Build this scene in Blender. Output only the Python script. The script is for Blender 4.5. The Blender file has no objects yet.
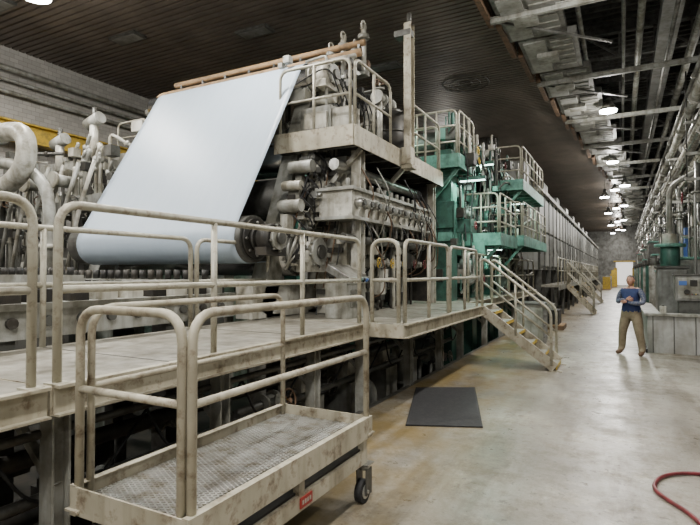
import bpy, math, random, bmesh
from mathutils import Vector, Matrix
S=bpy.context.scene
COL=S.collection
V=Vector
# ------------------------------------------------------------------ materials
def mat(name,c1,c2=None,scale=4,rough=.5,metal=0,thr=(.45,.65),bump=0,emit=None,es=1,detail=6,stretch=None,grime=0):
    m=bpy.data.materials.new(name); m.use_nodes=True; nt=m.node_tree; b=nt.nodes['Principled BSDF']
    b.inputs['Roughness'].default_value=rough; b.inputs['Metallic'].default_value=metal
    b.inputs['Base Color'].default_value=(*c1,1)
    if c2:
        tc=nt.nodes.new('ShaderNodeTexCoord'); n=nt.nodes.new('ShaderNodeTexNoise'); r=nt.nodes.new('ShaderNodeValToRGB')
        n.inputs['Scale'].default_value=scale; n.inputs['Detail'].default_value=detail; n.inputs['Roughness'].default_value=.65
        if stretch:
            mp=nt.nodes.new('ShaderNodeMapping'); mp.inputs['Scale'].default_value=stretch
            nt.links.new(tc.outputs['Object'],mp.inputs[0]); nt.links.new(mp.outputs[0],n.inputs['Vector'])
        else: nt.links.new(tc.outputs['Object'],n.inputs['Vector'])
        r.color_ramp.elements[0].position=thr[0]; r.color_ramp.elements[1].position=thr[1]
        r.color_ramp.elements[0].color=(*c1,1); r.color_ramp.elements[1].color=(*c2,1)
        nt.links.new(n.outputs[0],r.inputs[0]); out=r.outputs[0]
        if grime:
            for sc,st,pos in((2.2,(1,1,1),(.40,.66)),(9,(1,1,.18),(.47,.72))):
                mp=nt.nodes.new('ShaderNodeMapping'); mp.inputs['Scale'].default_value=st; mp.inputs['Location'].default_value=(sc,3,7)
                g=nt.nodes.new('ShaderNodeTexNoise'); g.inputs['Scale'].default_value=sc; g.inputs['Detail'].default_value=8
                gr=nt.nodes.new('ShaderNodeValToRGB'); gr.color_ramp.elements[0].position=pos[0]; gr.color_ramp.elements[1].position=pos[1]
                gr.color_ramp.elements[0].color=(1,1,1,1); gr.color_ramp.elements[1].color=(.42,.385,.31,1)
                mx=nt.nodes.new('ShaderNodeMix'); mx.data_type='RGBA'; mx.blend_type='MULTIPLY'; mx.inputs[0].default_value=grime
                nt.links.new(tc.outputs['Object'],mp.inputs[0]); nt.links.new(mp.outputs[0],g.inputs['Vector']); nt.links.new(g.outputs[0],gr.inputs[0])
                nt.links.new(out,mx.inputs[6]); nt.links.new(gr.outputs[0],mx.inputs[7]); out=mx.outputs[2]
        nt.links.new(out,b.inputs['Base Color'])
        if bump:
            bp=nt.nodes.new('ShaderNodeBump'); bp.inputs['Strength'].default_value=bump; bp.inputs['Distance'].default_value=.01
            nt.links.new(n.outputs[0],bp.inputs['Height']); nt.links.new(bp.outputs[0],b.inputs['Normal'])
    if emit:
        b.inputs['Emission Color'].default_value=(*emit,1); b.inputs['Emission Strength'].default_value=es
    return m
CREAM=mat('worn_cream_paint',(.46,.425,.33),(.18,.13,.08),11,.5,.1,(.52,.70),grime=.6)
RAILM=mat('rail_paint',(.45,.43,.35),(.18,.14,.09),14,.42,.2,(.52,.74),grime=.45)
WHITE=mat('machine_white',(.56,.55,.49),(.20,.18,.13),5,.42,.1,(.50,.72),grime=.8)
PALE=mat('pale_grey_paint',(.39,.395,.365),(.17,.165,.135),3,.45,.1,(.45,.70),grime=.75)
DECK=mat('galvanised_deck',(.31,.295,.25),(.16,.145,.11),6,.5,.2,(.42,.7),grime=.6)
STEEL=mat('brushed_steel',(.52,.52,.5),(.24,.23,.2),8,.28,.85,grime=.5)
DARK=mat('oily_steel_and_shade',(.02,.019,.017),(.05,.043,.033),4,.55,.3)
MID=mat('mid_grey_steel',(.10,.10,.09),(.045,.04,.033),5,.45,.4)
GREEN=mat('machine_green',(.06,.165,.13),(.035,.085,.07),5,.45,.05,grime=.5)
TEAL=mat('teal_green',(.16,.38,.31),(.07,.17,.14),4,.45,.05,grime=.5)
RUST=mat('rusty_brown',(.16,.095,.055),(.07,.048,.03),8,.8)
TAN=mat('tan_insulation',(.42,.27,.14),(.24,.16,.09),6,.7)
YEL=mat('safety_yellow',(.60,.40,.04),(.32,.23,.05),8,.5)
BLACK=mat('black_rubber',(.011,.011,.012),(.024,.024,.024),20,.75)
RED=mat('red_hose',(.15,.018,.024),(.09,.012,.014),9,.4)
PAPER=mat('paper_sheet',(.40,.475,.55),(.365,.44,.515),2,.45,0,(.3,.7),stretch=(6,1,1))
CHROME=mat('polished_roll',(.5,.5,.5),None,rough=.2,metal=1)
SLAT=mat('roof_corrugated_brown',(.19,.155,.125),(.105,.085,.068),.8,.45,.35,(.35,.7))
ROOFD=mat('roof_dark',(.022,.019,.016))
UPPER=mat('upper_roof_deck',(.07,.062,.055),(.03,.028,.024),1.5,.7)
PANEL=mat('hood_panel',(.40,.405,.385),(.25,.25,.23),1.2,.45,.1,grime=.55)
DUCT=mat('duct_grey',(.26,.262,.25),(.13,.127,.115),1.5,.4,.35,grime=.55)
BLUE=mat('blue_label',(.05,.12,.35))
LAMP=mat('lamp_lens',(.9,.9,.9),emit=(.96,.98,1),es=45)
TLAMP=mat('task_lamp_lens',(.8,.9,.85),emit=(.7,1,.88),es=8)
DAY=mat('daylight_glow_panel',(.9,.9,.9),emit=(1,.97,.92),es=.9)
SKIN=mat('skin',(.42,.22,.15),rough=.5)
HAIR=mat('grey_hair',(.13,.12,.11),(.07,.065,.06),60,.8)
PANTS=mat('khaki_trousers',(.21,.17,.11),(.155,.12,.075),12,.85)
SHIRT=mat('checked_shirt',(.05,.065,.12),(.15,.155,.19),40,.8,0,(.45,.55))
VEST=mat('navy_vest',(.012,.022,.08),(.02,.035,.11),12,.8)
BOOT=mat('brown_boot',(.12,.07,.04),rough=.6)
LABEL=mat('red_label',(.28,.02,.015))
GR=mat('grating_zinc',(.54,.54,.51),(.32,.29,.23),10,.4,.4,grime=.35)
CLUT=[WHITE,PALE,MID,DARK,STEEL,WHITE]
# ------------------------------------------------------------------ builder
class B:
    def __init__(s): s.v=[];s.f=[];s.m=[];s.sm=[];s.mats=[]
    def mi(s,m):
        if m not in s.mats: s.mats.append(m)
        return s.mats.index(m)
    def add(s,vs,fs,m,smooth=False):
        o=len(s.v); s.v+= [tuple(p) for p in vs]; i=s.mi(m)
        for f in fs: s.f.append([a+o for a in f]); s.m.append(i); s.sm.append(smooth)
    def box(s,x0,x1,y0,y1,z0,z1,m,R=None):
        vs=[V((x,y,z)) for x in(x0,x1) for y in(y0,y1) for z in(z0,z1)]
        if R is not None:
            c=V(((x0+x1)/2,(y0+y1)/2,(z0+z1)/2)); vs=[c+R@(p-c) for p in vs]
        s.add(vs,[(0,1,3,2),(4,6,7,5),(0,4,5,1),(2,3,7,6),(0,2,6,4),(1,5,7,3)],m)
    def beam(s,p0,p1,w,h,m):
        p0=V(p0);p1=V(p1);d=(p1-p0).normalized(); up=V((0,0,1))
        if abs(d.z)>.97: up=V((0,1,0))
        a=d.cross(up).normalized(); b=a.cross(d)
        vs=[p+a*i*w/2+b*j*h/2 for p in(p0,p1) for i,j in((-1,-1),(1,-1),(1,1),(-1,1))]
        s.add(vs,[(3,2,1,0),(4,5,6,7),(0,1,5,4),(1,2,6,5),(2,3,7,6),(3,0,4,7)],m)
    def ibeam(s,p0,p1,w,h,m,t=.02):
        p0=V(p0);p1=V(p1);d=(p1-p0).normalized(); up=V((0,0,1))
        if abs(d.z)>.97: up=V((0,1,0))
        a=d.cross(up).normalized(); b=a.cross(d)
        s.beam(p0+b*(h/2-t/2),p1+b*(h/2-t/2),w,t,m); s.beam(p0-b*(h/2-t/2),p1-b*(h/2-t/2),w,t,m); s.beam(p0,p1,t,h-2*t,m)
    def cyl(s,p0,p1,r,m,n=14,r2=None):
        p0=V(p0);p1=V(p1);d=(p1-p0).normalized(); r2=r if r2 is None else r2
        a=d.orthogonal().normalized(); b=d.cross(a); vs=[]
        for p,q in((p0,r),(p1,r2)):
            for i in range(n):
                t=2*math.pi*i/n; vs.append(p+(a*math.cos(t)+b*math.sin(t))*q)
        s.add(vs,[(i,(i+1)%n,n+(i+1)%n,n+i) for i in range(n)],m,True)
        o=len(s.v)-2*n
        s.f.append([o+i for i in range(n)][::-1]);s.f.append([o+n+i for i in range(n)]); s.m+= [s.mi(m)]*2; s.sm+=[False]*2
    def tube(s,pts,r,m,n=8,fr=0,closed=False):
        pts=[V(p) for p in pts]
        if fr:
            o=[pts[0]]
            for i in range(1,len(pts)-1):
                a,p,b=pts[i-1],pts[i],pts[i+1]; l=min(fr,(a-p).length*.49,(b-p).length*.49)
                A=p+(a-p).normalized()*l; C=p+(b-p).normalized()*l
                for k in range(6):
                    t=k/5; o.append(A*(1-t)**2+p*2*t*(1-t)*.92+C*t*t+ (A+C)*.5*2*t*(1-t)*.08)
            o.append(pts[-1]); pts=o
        N=len(pts); vs=[]; a=None
        for i,p in enumerate(pts):
            if closed: d=(pts[(i+1)%N]-pts[i-1]).normalized()
            else: d=(pts[min(i+1,N-1)]-pts[max(i-1,0)]).normalized()
            a=d.orthogonal().normalized() if a is None else (a-d*a.dot(d)).normalized()
            b=d.cross(a)
            for k in range(n):
                t=2*math.pi*k/n; vs.append(p+(a*math.cos(t)+b*math.sin(t))*r)
        fs=[(i*n+k,i*n+(k+1)%n,((i+1)%N)*n+(k+1)%n,((i+1)%N)*n+k) for i in range(N if closed else N-1) for k in range(n)]
        if not closed: fs+=[tuple(range(n))[::-1],tuple((N-1)*n+k for k in range(n))]
        s.add(vs,fs,m,True)
    def ring(s,c,ax,R,r,m,n=18,spokes=0):
        c=V(c);ax=V(ax).normalized();a=ax.orthogonal().normalized();b=ax.cross(a)
        s.tube([c+(a*math.cos(2*math.pi*i/n)+b*math.sin(2*math.pi*i/n))*R for i in range(n)],r,m,6,closed=True)
        for i in range(spokes):
            t=2*math.pi*i/spokes; s.cyl(c,c+(a*math.cos(t)+b*math.sin(t))*R,r*.7,m,6)
    def wheel(s,c,ax,R,m=RED): s.ring(c,ax,R,R*.1,m,16,4); s.cyl(V(c)-V(ax).normalized()*.01,V(c)+V(ax).normalized()*.03,R*.2,m,8)
    def roll(s,p0,p1,r,m,hub=MID):
        p0=V(p0);p1=V(p1);d=(p1-p0).normalized()
        s.cyl(p0,p1,r,m,28)
        for p,k in((p0,-1),(p1,1)):
            s.cyl(p,p+d*k*.04,r*.86,hub,24); s.cyl(p+d*k*.04,p+d*k*.1,r*.55,hub,20); s.cyl(p+d*k*.1,p+d*k*.28,r*.26,STEEL,14)
            a=d.orthogonal().normalized();b=d.cross(a)
            for i in range(8):
                t=i*math.pi/4; q=p+(a*math.cos(t)+b*math.sin(t))*r*.7; s.cyl(q,q+d*k*.06,r*.06,STEEL,6)
    def bearing(s,c,ax,r,m=WHITE):
        c=V(c);ax=V(ax).normalized(); s.cyl(c-ax*.1,c+ax*.1,r,m,22); s.cyl(c+ax*.1,c+ax*.15,r*.78,PALE,22); s.cyl(c+ax*.15,c+ax*.19,r*.4,MID,14)
        a=ax.orthogonal().normalized();b=ax.cross(a)
        for i in range(8):
            t=i*math.pi/4+.2; q=c+(a*math.cos(t)+b*math.sin(t))*r*.88; s.cyl(q+ax*.1,q+ax*.14,r*.07,STEEL,6)
        s.box(c.x-.09,c.x+.09,c.y-r*1.1,c.y+r*1.1,c.z-r*1.15,c.z-r*.6,m)
    def motor(s,c,ax,r,l,m=PALE):
        c=V(c);ax=V(ax).normalized(); s.cyl(c,c+ax*l,r,m,18)
        for i in range(7): s.cyl(c+ax*l*(.12+i*.1),c+ax*l*(.15+i*.1),r*1.08,m,18)
        s.cyl(c+ax*l,c+ax*(l+.08),r*.8,MID,16); s.cyl(c-ax*.15,c,r*.3,STEEL,10); s.cyl(c-ax*.03,c,r*1.15,m,18)
        s.box(c.x-r*.5,c.x+r*.5,c.y-r*.5,c.y+r*.5,c.z+r*.7,c.z+r*1.4,m); s.box(c.x-r*.7,c.x+r*.7,c.y-r*.7,c.y+r*.7,c.z-r*1.3,c.z-r*.8,MID)
    def valve(s,c,ax,r,up=(0,0,1),wm=RED):
        c=V(c);ax=V(ax).normalized();up=V(up).normalized()
        for k in(-1,1): s.cyl(c+ax*k*r*1.5,c+ax*k*r*2,r*1.9,PALE,14)
        s.cyl(c-ax*r*1.5,c+ax*r*1.5,r*1.25,PALE,12); s.cyl(c,c+up*r*3,r*.8,PALE,10); s.cyl(c+up*r*2.4,c+up*r*2.8,r*1.4,PALE,12); s.cyl(c+up*r*3,c+up*r*5,r*.25,STEEL,6)
        s.wheel(c+up*r*4.6,up,r*2,wm)
    def pipe(s,pts,r,m,fr=None,fl=True):
        s.tube(pts,r,m,10,fr if fr else r*3)
        if fl:
            for i in range(len(pts)-1):
                a=V(pts[i]);b=V(pts[i+1])
                if (b-a).length>r*10:
                    q=(a+b)/2; d=(b-a).normalized(); s.cyl(q-d*.025,q+d*.025,r*1.6,m,12)
    def done(s,name,bevel=0,parent=None):
        me=bpy.data.meshes.new(name); me.from_pydata(s.v,[],s.f)
        for m in s.mats: me.materials.append(m)
        me.polygons.foreach_set('material_index',s.m); me.polygons.foreach_set('use_smooth',s.sm); me.update()
        o=bpy.data.objects.new(name,me); COL.objects.link(o)
        if bevel:
            b=o.modifiers.new('bevel','BEVEL'); b.width=bevel; b.segments=2; b.limit_method='ANGLE'; b.angle_limit=math.radians(60)
        if parent: o.parent=parent
        return o
def hoop(b,p0,p1,h,m=RAILM,r=.024,posts=0,mids=(.52,),fr=.14):
    p0=V(p0);p1=V(p1);u=V((0,0,h))
    b.tube([p0,p0+u,p1+u,p1],r,m,10,fr)
    for k in mids: b.tube([p0+u*k,p1+u*k],r*.9,m,8)
    for i in range(posts):
        q=p0+(p1-p0)*(i+1)/(posts+1); b.cyl(q,q+u,r*.95,m,10)
    for q in(p0,p1): b.box(q.x-.05,q.x+.05,q.y-.05,q.y+.05,q.z,q.z+.012,m)
# ------------------------------------------------------------------ room shell
def floormat():
    m=bpy.data.materials.new('worn_concrete'); m.use_nodes=True; nt=m.node_tree; b=nt.nodes['Principled BSDF']; N=nt.nodes.new;L=nt.links.new
    tc=N('ShaderNodeTexCoord')
    def noise(sc,det,pos,c1,c2,st=None,ro=.65):
        n=N('ShaderNodeTexNoise');n.inputs['Scale'].default_value=sc;n.inputs['Detail'].default_value=det;n.inputs['Roughness'].default_value=ro
        if st:
            mp=N('ShaderNodeMapping');mp.inputs['Scale'].default_value=st;L(tc.outputs['Object'],mp.inputs[0]);L(mp.outputs[0],n.inputs['Vector'])
        else: L(tc.outputs['Object'],n.inputs['Vector'])
        r=N('ShaderNodeValToRGB');r.color_ramp.elements[0].position=pos[0];r.color_ramp.elements[1].position=pos[1]
        r.color_ramp.elements[0].color=(*c1,1);r.color_ramp.elements[1].color=(*c2,1);L(n.outputs[0],r.inputs[0]);return n,r
    def mul(a,c,f,mode='MULTIPLY'):
        x=N('ShaderNodeMix');x.data_type='RGBA';x.blend_type=mode;x.inputs[0].default_value=f;L(a,x.inputs[6]);L(c,x.inputs[7]);return x.outputs[2]
    n1,r1=noise(.6,9,(.40,.60),(.185,.168,.138),(.34,.318,.27))
    n2,r2=noise(2.4,14,(.44,.60),(1,1,1),(.44,.39,.31),ro=.8)
    n3,r3=noise(1.0,9,(.49,.60),(1,1,1),(.50,.45,.37),(2.0,.35,1))
    n5,r5=noise(1.5,13,(.55,.57),(1,1,1),(1.4,1.4,1.36),(1,1,1),.85)
    n6,r6=noise(10,6,(.60,.64),(1,1,1),(.30,.26,.2))
    o=mul(r1.outputs[0],r2.outputs[0],.85); o=mul(o,r3.outputs[0],.85); o=mul(o,r5.outputs[0],.8); o=mul(o,r6.outputs[0],.65)
    sp=N('ShaderNodeSeparateXYZ');L(tc.outputs['Object'],sp.inputs[0])
    rr=N('ShaderNodeMapRange');rr.inputs[1].default_value=-1.0;rr.inputs[2].default_value=-2.2;L(sp.outputs[0],rr.inputs[0])
    n4,r4=noise(2.0,10,(.36,.56),(0,0,0),(.9,.9,.9),(1,.6,1))
    mm=N('ShaderNodeMath');mm.operation='MULTIPLY';L(rr.outputs[0],mm.inputs[0]);L(r4.outputs[0],mm.inputs[1])
    m3=N('ShaderNodeMix');m3.data_type='RGBA';L(mm.outputs[0],m3.inputs[0]);L(o,m3.inputs[6]);m3.inputs[7].default_value=(.19,.135,.05,1)
    L(m3.outputs[2],b.inputs['Base Color'])
    rg=N('ShaderNodeMapRange');rg.inputs[1].default_value=.3;rg.inputs[2].default_value=.7;rg.inputs[3].default_value=.18;rg.inputs[4].default_value=.6;L(n2.outputs[0],rg.inputs[0]);L(rg.outputs[0],b.inputs['Roughness'])
    bp=N('ShaderNodeBump');bp.inputs['Strength'].default_value=.15;bp.inputs['Distance'].default_value=.01;L(n2.outputs[0],bp.inputs['Height']);L(bp.outputs[0],b.inputs['Normal'])
    return m
def brickmat():
    m=bpy.data.materials.new('white_painted_brick'); m.use_nodes=True; nt=m.node_tree; b=nt.nodes['Principled BSDF']; N=nt.nodes.new;L=nt.links.new
    tc=N('ShaderNodeTexCoord');sp=N('ShaderNodeSeparateXYZ');cb=N('ShaderNodeCombineXYZ');br=N('ShaderNodeTexBrick')
    L(tc.outputs['Object'],sp.inputs[0]);L(sp.outputs[1],cb.inputs[0]);L(sp.outputs[2],cb.inputs[1]);L(cb.outputs[0],br.inputs['Vector'])
    br.inputs['Scale'].default_value=2.2;br.inputs['Color1'].default_value=(.50,.48,.44,1);br.inputs['Color2'].default_value=(.40,.38,.35,1);br.inputs['Mortar'].default_value=(.28,.26,.23,1)
    br.inputs['Mortar Size'].default_value=.012
    L(br.outputs[0],b.inputs['Base Color']);b.inputs['Roughness'].default_value=.8;return m
b=B(); b.box(-2.95,8,-8,85,-.3,0,floormat()); b.done('floor')
b=B(); b.box(-14,-2.95,-8,85,-1.3,-1.0,DARK); b.box(-3.05,-2.96,-8,85,-1,-.01,MID); b.done('floor_pit')  # dark oily pit floor, its colour also carries the shadow down there
b=B(); b.box(-14.3,-14,-8,85,-1.3,7.9,brickmat())
b.done('wall_left')
b=B(); b.box(6,6.3,-8,85,0,10.3,MID); b.done('wall_right')
b=B(); 
for x0,x1,z0,z1 in((-14,-.7,-1,10.3),(1.4,6,0,10.3),(-.7,1.4,3.2,10.3)): b.box(x0,x1,82,82.4,z0,z1,DUCT)
b.done('wall_far')
b=B(); b.box(-.7,1.4,82.1,82.2,0,3.2,DAY)  # glowing panel stands in for daylight through the doorway
for x in(-.95,1.3): b.box(x,x+.4,81.6,81.95,0,2.4,YEL)
b.box(-1,1.7,81.8,82,3.2,3.4,YEL); b.done('door_1')
def edge(y): return -2.6+ (y-11)*.079 if y<45 else -2.6+34*.079
b=B(); y=-8.0
while y<82:
    e=edge(y); b.box(-14,e,y,y+.125,7.61,7.66,SLAT)
    b.box(-14,e,y+.125,y+.18,7.66,7.69,ROOFD); y+=.18
for k in range(45):
    y0=-8+k*2; b.box(edge(y0+1)-.08,edge(y0+1)+.04,y0,y0+2,7.45,7.75,RUST)
for x,y in((-12.4,6),(-11.2,8.4),(-10.6,5.2),(-8.2,9.6),(-6.3,13),(-9.2,14)):
    b.box(x,x+.9,y,y+.4,7.55,7.61,MID); b.box(x+.06,x+.84,y+.05,y+.35,7.54,7.55,DUCT)
for R in(.7,.45,.2): b.ring((-4.2,15.6,7.6),(0,0,1),R,.012,MID,32)
b.done('ceiling')
b=B(); b.box(-14,6.3,-8,85,10.2,10.4,UPPER)
yy=-6
while yy<82:
    b.ibeam((-14,yy,9.9),(6,yy,9.9),.2,.4,MID); 
    for x in range(-3,6,1): b.beam((x,yy,9.7),(x+1,yy,8.9 if x%2 else 9.7),.06,.06,DUCT); b.beam((x,yy,8.9),(x+1,yy,8.9),.08,.08,DUCT); b.beam((x,yy,8.9),(x,yy,9.7),.06,.06,DUCT)
    yy+=5
yy=-8
while yy<82: b.box(-2,6,yy,yy+.12,10.1,10.2,MID); yy+=.4
b.done('ceiling_upper_bay')
b=B(); yy=6
while yy<70:
    e=edge(yy+1)
    b.box(e+.12,e+1.45,yy,yy+2.3,7.5,7.66,DUCT); b.box(e+.22,e+.72,yy+.12,yy+2.15,7.46,7.5,PANEL); b.box(e+.82,e+1.35,yy+.12,yy+2.15,7.46,7.5,DUCT)
    for k in range(6): b.box(e+.84,e+1.33,yy+.2+k*.32,yy+.24+k*.32,7.44,7.46,PALE)
    b.box(e+.45,e+.95,yy+.8,yy+1.3,7.34,7.46,PALE)
    b.cyl((e+.7,yy+1,7.6),(e+.7,yy+1,10.2),.02,MID,6); yy+=2.4
b.done('ventilation_duct_panel_row')
b=B(); yy=11.6
for k in range(13):
    e=edge(yy); b.ibeam((e,yy,7.42),(6,yy,7.42),.1,.14,PALE,.02); 
    b.beam((e,yy,7.42),(e+2.4,yy+2.4,7.42),.05,.05,DUCT)
    b.cyl((2.4,yy,7.4),(2.4,yy,10.2),.02,MID,6)
    yy+=4.6
b.done('roof_cross_beams')
b=B()
for i,(x,z,r) in enumerate([(-.9,8.3,.06),(.1,8.1,.05),(.5,8.4,.09),(1.2,8.0,.05),(1.9,8.5,.12)]):
    b.tube([(x,-5,z),(x,80,z)],r,DUCT if i%2 else PALE,8)
b.box(1.0,1.5,6,80,8.7,9.1,DUCT)
b.done('ceiling_conduit_run')
# ------------------------------------------------------------------ lamps
def lamp(x,y,z,e,up=.3):
    b=B(); b.cyl((x,y,z+.12),(x,y,z+.42),.28,STEEL,20,.1); b.cyl((x,y,z+.42),(x,y,z+.6),.09,MID,12); b.cyl((x,y,z+.06),(x,y,z+.12),.26,LAMP,20); b.cyl((x,y,z+.6),(x,y,10.2 if x>-2 else 7.6),.012,MID,6)
    b.ring((x,y,z+.12),(0,0,1),.28,.015,STEEL,20)
    o=b.done('high_bay_lamp')
    if e:
        l=bpy.data.lights.new('lamp_bulb','AREA'); l.shape='DISK'; l.size=.5; l.energy=e; l.color=(1,.965,.90)
        q=bpy.data.objects.new('lamp_bulb',l); q.location=(x,y,z+.04); COL.objects.link(q); q.parent=o
        l=bpy.data.lights.new('ceiling_fill','POINT'); l.shadow_soft_size=.12; l.energy=e*up; l.color=(1,.965,.90)  # extra point light added below each fixture to brighten the ceiling
        q=bpy.data.objects.new('ceiling_fill',l); q.location=(x,y,z-.25); COL.objects.link(q); q.parent=o
for y in(-5,1,10,19.2,28.3,38,49,62,74): lamp(-.35,y,7.1,350 if y<40 else 480,.55)
for y in(33,43,55,68): lamp(.2,y,6.6,0)
for y in(36,46,58,70): lamp(-.9,y,6.4,0)
for y in(-4,1.5,5.6): 
    for x in(-5.2,-9.5): lamp(x,y,6.8,215,.35)  # unseen lamps added as fill over the machine and behind the camera
lamp(-12,3,6.6,170,.7)  # unseen lamp added to brighten the left wall
for y in(24,): lamp(-7.5,y,6.9,150,.7)
for y in(-4,8,20): lamp(3.8,y,7.1,200,.6)  # further unseen lamps, added as fill
# ------------------------------------------------------------------ cart
b=B()
X0,X1,Y0,Y1,ZT=-2.64,-1.77,1.77,3.74,.65
for x in(X0,X1-.012): b.box(x,x+.012,Y0,Y1,ZT-.15,ZT,CREAM)
for y in(Y0,Y1-.012): b.box(X0+.012,X1-.012,y,y+.012,ZT-.15,ZT-.001,CREAM)
for x,s in((X0,1),(X1,-1)):
    b.box(min(x,x+s*.045),max(x,x+s*.045),Y0,Y1,ZT,ZT+.006,CREAM); b.box(min(x,x+s*.045),max(x,x+s*.045),Y0,Y1,ZT-.156,ZT-.15,CREAM)
zg=ZT-.085
w=X1-X0
n=64
for i in range(-16,n+1):
    y=Y0+i*.032
    for s in(0,1):
        a=V((X0+.012 if s else X1-.012,y,zg)); c=V((X1-.012 if s else X0+.012,y+w*.5,zg)); t0=0;t1=1
        if a.y<Y0+.015: t0=(Y0+.015-a.y)/(c.y-a.y)
        if c.y>Y1-.015: t1=(Y1-.015-a.y)/(c.y-a.y)
        if t1>t0: b.beam(a+(c-a)*t0,a+(c-a)*t1,.0085,.012,GR)
for i in range(5): y=Y0+.1+i*.44; b.box(X0+.014,X1-.014,y,y+.04,zg-.05,zg-.012,MID)
b.box(X0+.05,X1-.05,Y0+.05,Y1-.05,ZT-.25,ZT-.235,DARK)
zl=.30
for x in(X0+.02,X1-.07): b.box(x,x+.05,Y0+.12,Y1-.05,zl,zl+.1,CREAM)
for y in(Y0+.12,Y1-.12): b.box(X0+.07,X1-.07,y,y+.06,zl,zl+.1,CREAM)
for x in(X0+.02,X1-.07):
    for y in(Y0+.12,Y0+.95,Y1-.12): b.box(x+.001,x+.049,y,y+.06,zl+.1,ZT-.156,CREAM)
b.box(X1-.019,X1-.012,2.72,2.86,zl+.02,zl+.085,LABEL)
for k in range(4): b.box(X1-.012,X1-.0105,2.74+k*.028,2.758+k*.028,zl+.04,zl+.066,WHITE)
for x in(X0+.05,X1-.04):
    for y in(Y0+.2,Y1-.07):
        b.box(x-.06,x+.06,y-.06,y+.06,zl-.012,zl,STEEL); b.cyl((x,y,zl-.05),(x,y,zl-.012),.045,STEEL,14)
        b.box(x-.045,x-.037,y-.05,y+.05,.06,zl-.04,MID); b.box(x+.037,x+.045,y-.05,y+.05,.06,zl-.04,MID)
        b.cyl((x-.028,y-.03,.09),(x+.028,y-.03,.09),.09,BLACK,24); b.cyl((x-.034,y-.03,.09),(x+.034,y-.03,.09),.055,STEEL,16); b.cyl((x-.055,y-.03,.09),(x+.055,y-.03,.09),.014,STEEL,8)
z=ZT-.13; h=1.6-z
hoop(b,(X1-.035,Y0+.05,z),(X1-.035,Y1-.04,z),h,CREAM,.024,0,(.6,))
hoop(b,(X0+.03,Y0+.10,z),(X0+.03,Y1-.04,z),h,CREAM,.021,0,(.6,))
hoop(b,(X0+.035,Y0+.03,z),(X1-.08,Y0+.03,z),h,CREAM,.024,0,(.6,))
b.done('platform_cart')
# ------------------------------------------------------------------ walkway
b=B()
ZD=1.14
def deck(x0,x1,y0,y1,z=ZD,m=DECK,fh=.17,fm=CREAM):
    b.box(x0,x1-.013,y0+.001,y1-.001,z-.04,z,m)
    b.box(x1-.012,x1,y0,y1,z-fh,z+.01,fm); b.box(x1,x1+.05,y0,y1,z-.008,z+.01,fm); b.box(x1,x1+.05,y0,y1,z-fh,z-fh+.012,fm)
    b.box(x0,x1-.012,y0-.012,y0,z-fh,z,fm); b.box(x0,x1-.012,y1,y1+.012,z-fh,z,fm)
    y=y0+.4
    while y<y1: b.box(x0,x1-.02,y,y+.06,z-fh,z-.04,MID); y+=.8
    y=y0+.9
    while y<y1-.2: b.box(x0+.02,x1-.02,y,y+.008,z,z+.003,MID); y+=1.8
deck(-4.55,-2.9,-3,1.80); deck(-4.55,-2.9,1.84,5.95); deck(-4.55,-2.4,6.0,10.9); deck(-4.55,-2.9,10.95,20.5)
for y in(-2,-.5,.9,1.95,3.4,4.9,6.1,7.8,9.4,10.8,13,15,17,19):
    for x in(-3.05,-4.4):
        b.ibeam((x,y,-1),(x,y,ZD-.17),.12,.12,PALE if x>-4 else MID,.015); b.box(x-.12,x+.12,y-.12,y+.12,-1,-.97,MID)
    b.beam((-3.05,y,.5),(-3.6,y,ZD-.17),.05,.05,PALE)
for z,x,r in((.82,-3.12,.03),(.6,-3.4,.06),(.35,-3.3,.04),(.75,-3.9,.09),(.1,-3.7,.08)):
    b.tube([(x,-3,z),(x,11,z)],r,MID if r<.06 else DARK,10)  # pipes coloured dark to carry the shade under the deck
b.done('access_walkway')
def rail(name,segs,m=RAILM):
    b=B()
    for p0,p1,h,n in segs: hoop(b,p0,p1,h,m,.027,n)
    return b.done(name)
rail('walkway_guardrail',[((-2.95,-2.5,ZD),(-2.95,1.74,ZD),1.07,1),((-2.95,1.89,ZD),(-2.95,5.85,ZD),1.07,2),
  ((-2.87,6.06,ZD),(-2.50,6.06,ZD),1.07,0),((-2.45,6.15,ZD),(-2.45,8.0,ZD),1.07,1),((-2.45,8.1,ZD),(-2.45,9.85,ZD),1.07,1),
  ((-2.95,11.1,ZD),(-2.95,15.5,ZD),1.07,3),((-2.95,15.7,ZD),(-2.95,20.4,ZD),1.07,3)])
rail('walkway_guardrail',[((-4.5,-2.5,ZD),(-4.5,4.5,ZD),1.05,3),((-4.5,4.6,ZD),(-4.5,6.0,ZD),1.05,0)])
b=B(); rr=random.Random(11)
for k in range(16):
    y=-1.5+k*.85; x=-3.3-rr.random()*1.0; z=-.2+rr.random()*.7
    c=rr.choice([0,1,2,3])
    if c==0: b.valve((x,y,z),(0,1,0),.06,(1,0,.2),rr.choice([PALE,RUST,MID])); b.tube([(x,y-.5,z),(x,y+.5,z)],.05,MID,8); b.tube([(x,y-.5,z),(x,y-.5,-1)],.05,MID,8)
    if c==1: b.motor((x,y,z-.3),(0,1,0),.15,.4,MID); b.box(x-.2,x+.2,y-.1,y+.5,-1,z-.5,MID)
    if c==2: b.pipe([(x,y,-1),(x,y,z+.3),(x-.8,y,z+.3)],.07,MID if y<4 else PALE)  # near pipes in darker grey, underdeck shade put into the colour
    if c==3: b.wheel((x+.3,y,z),(1,0,0),.14,MID); b.cyl((x+.3,y,z),(x-.4,y,z),.02,STEEL,6); b.box(x-.4,x-.1,y-.2,y+.2,-1,z+.15,MID)
for k in range(10):
    y=.5+k*1.1; b.tube([(-3.15,y,.8),(-3.2,y+.3,.35),(-3.3,y+.8,.3),(-3.2,y+1.2,.8)],.012,BLACK,6,.2)
b.box(-3.9,-3.2,-1,12,-1,-.75,RUST)
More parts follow.
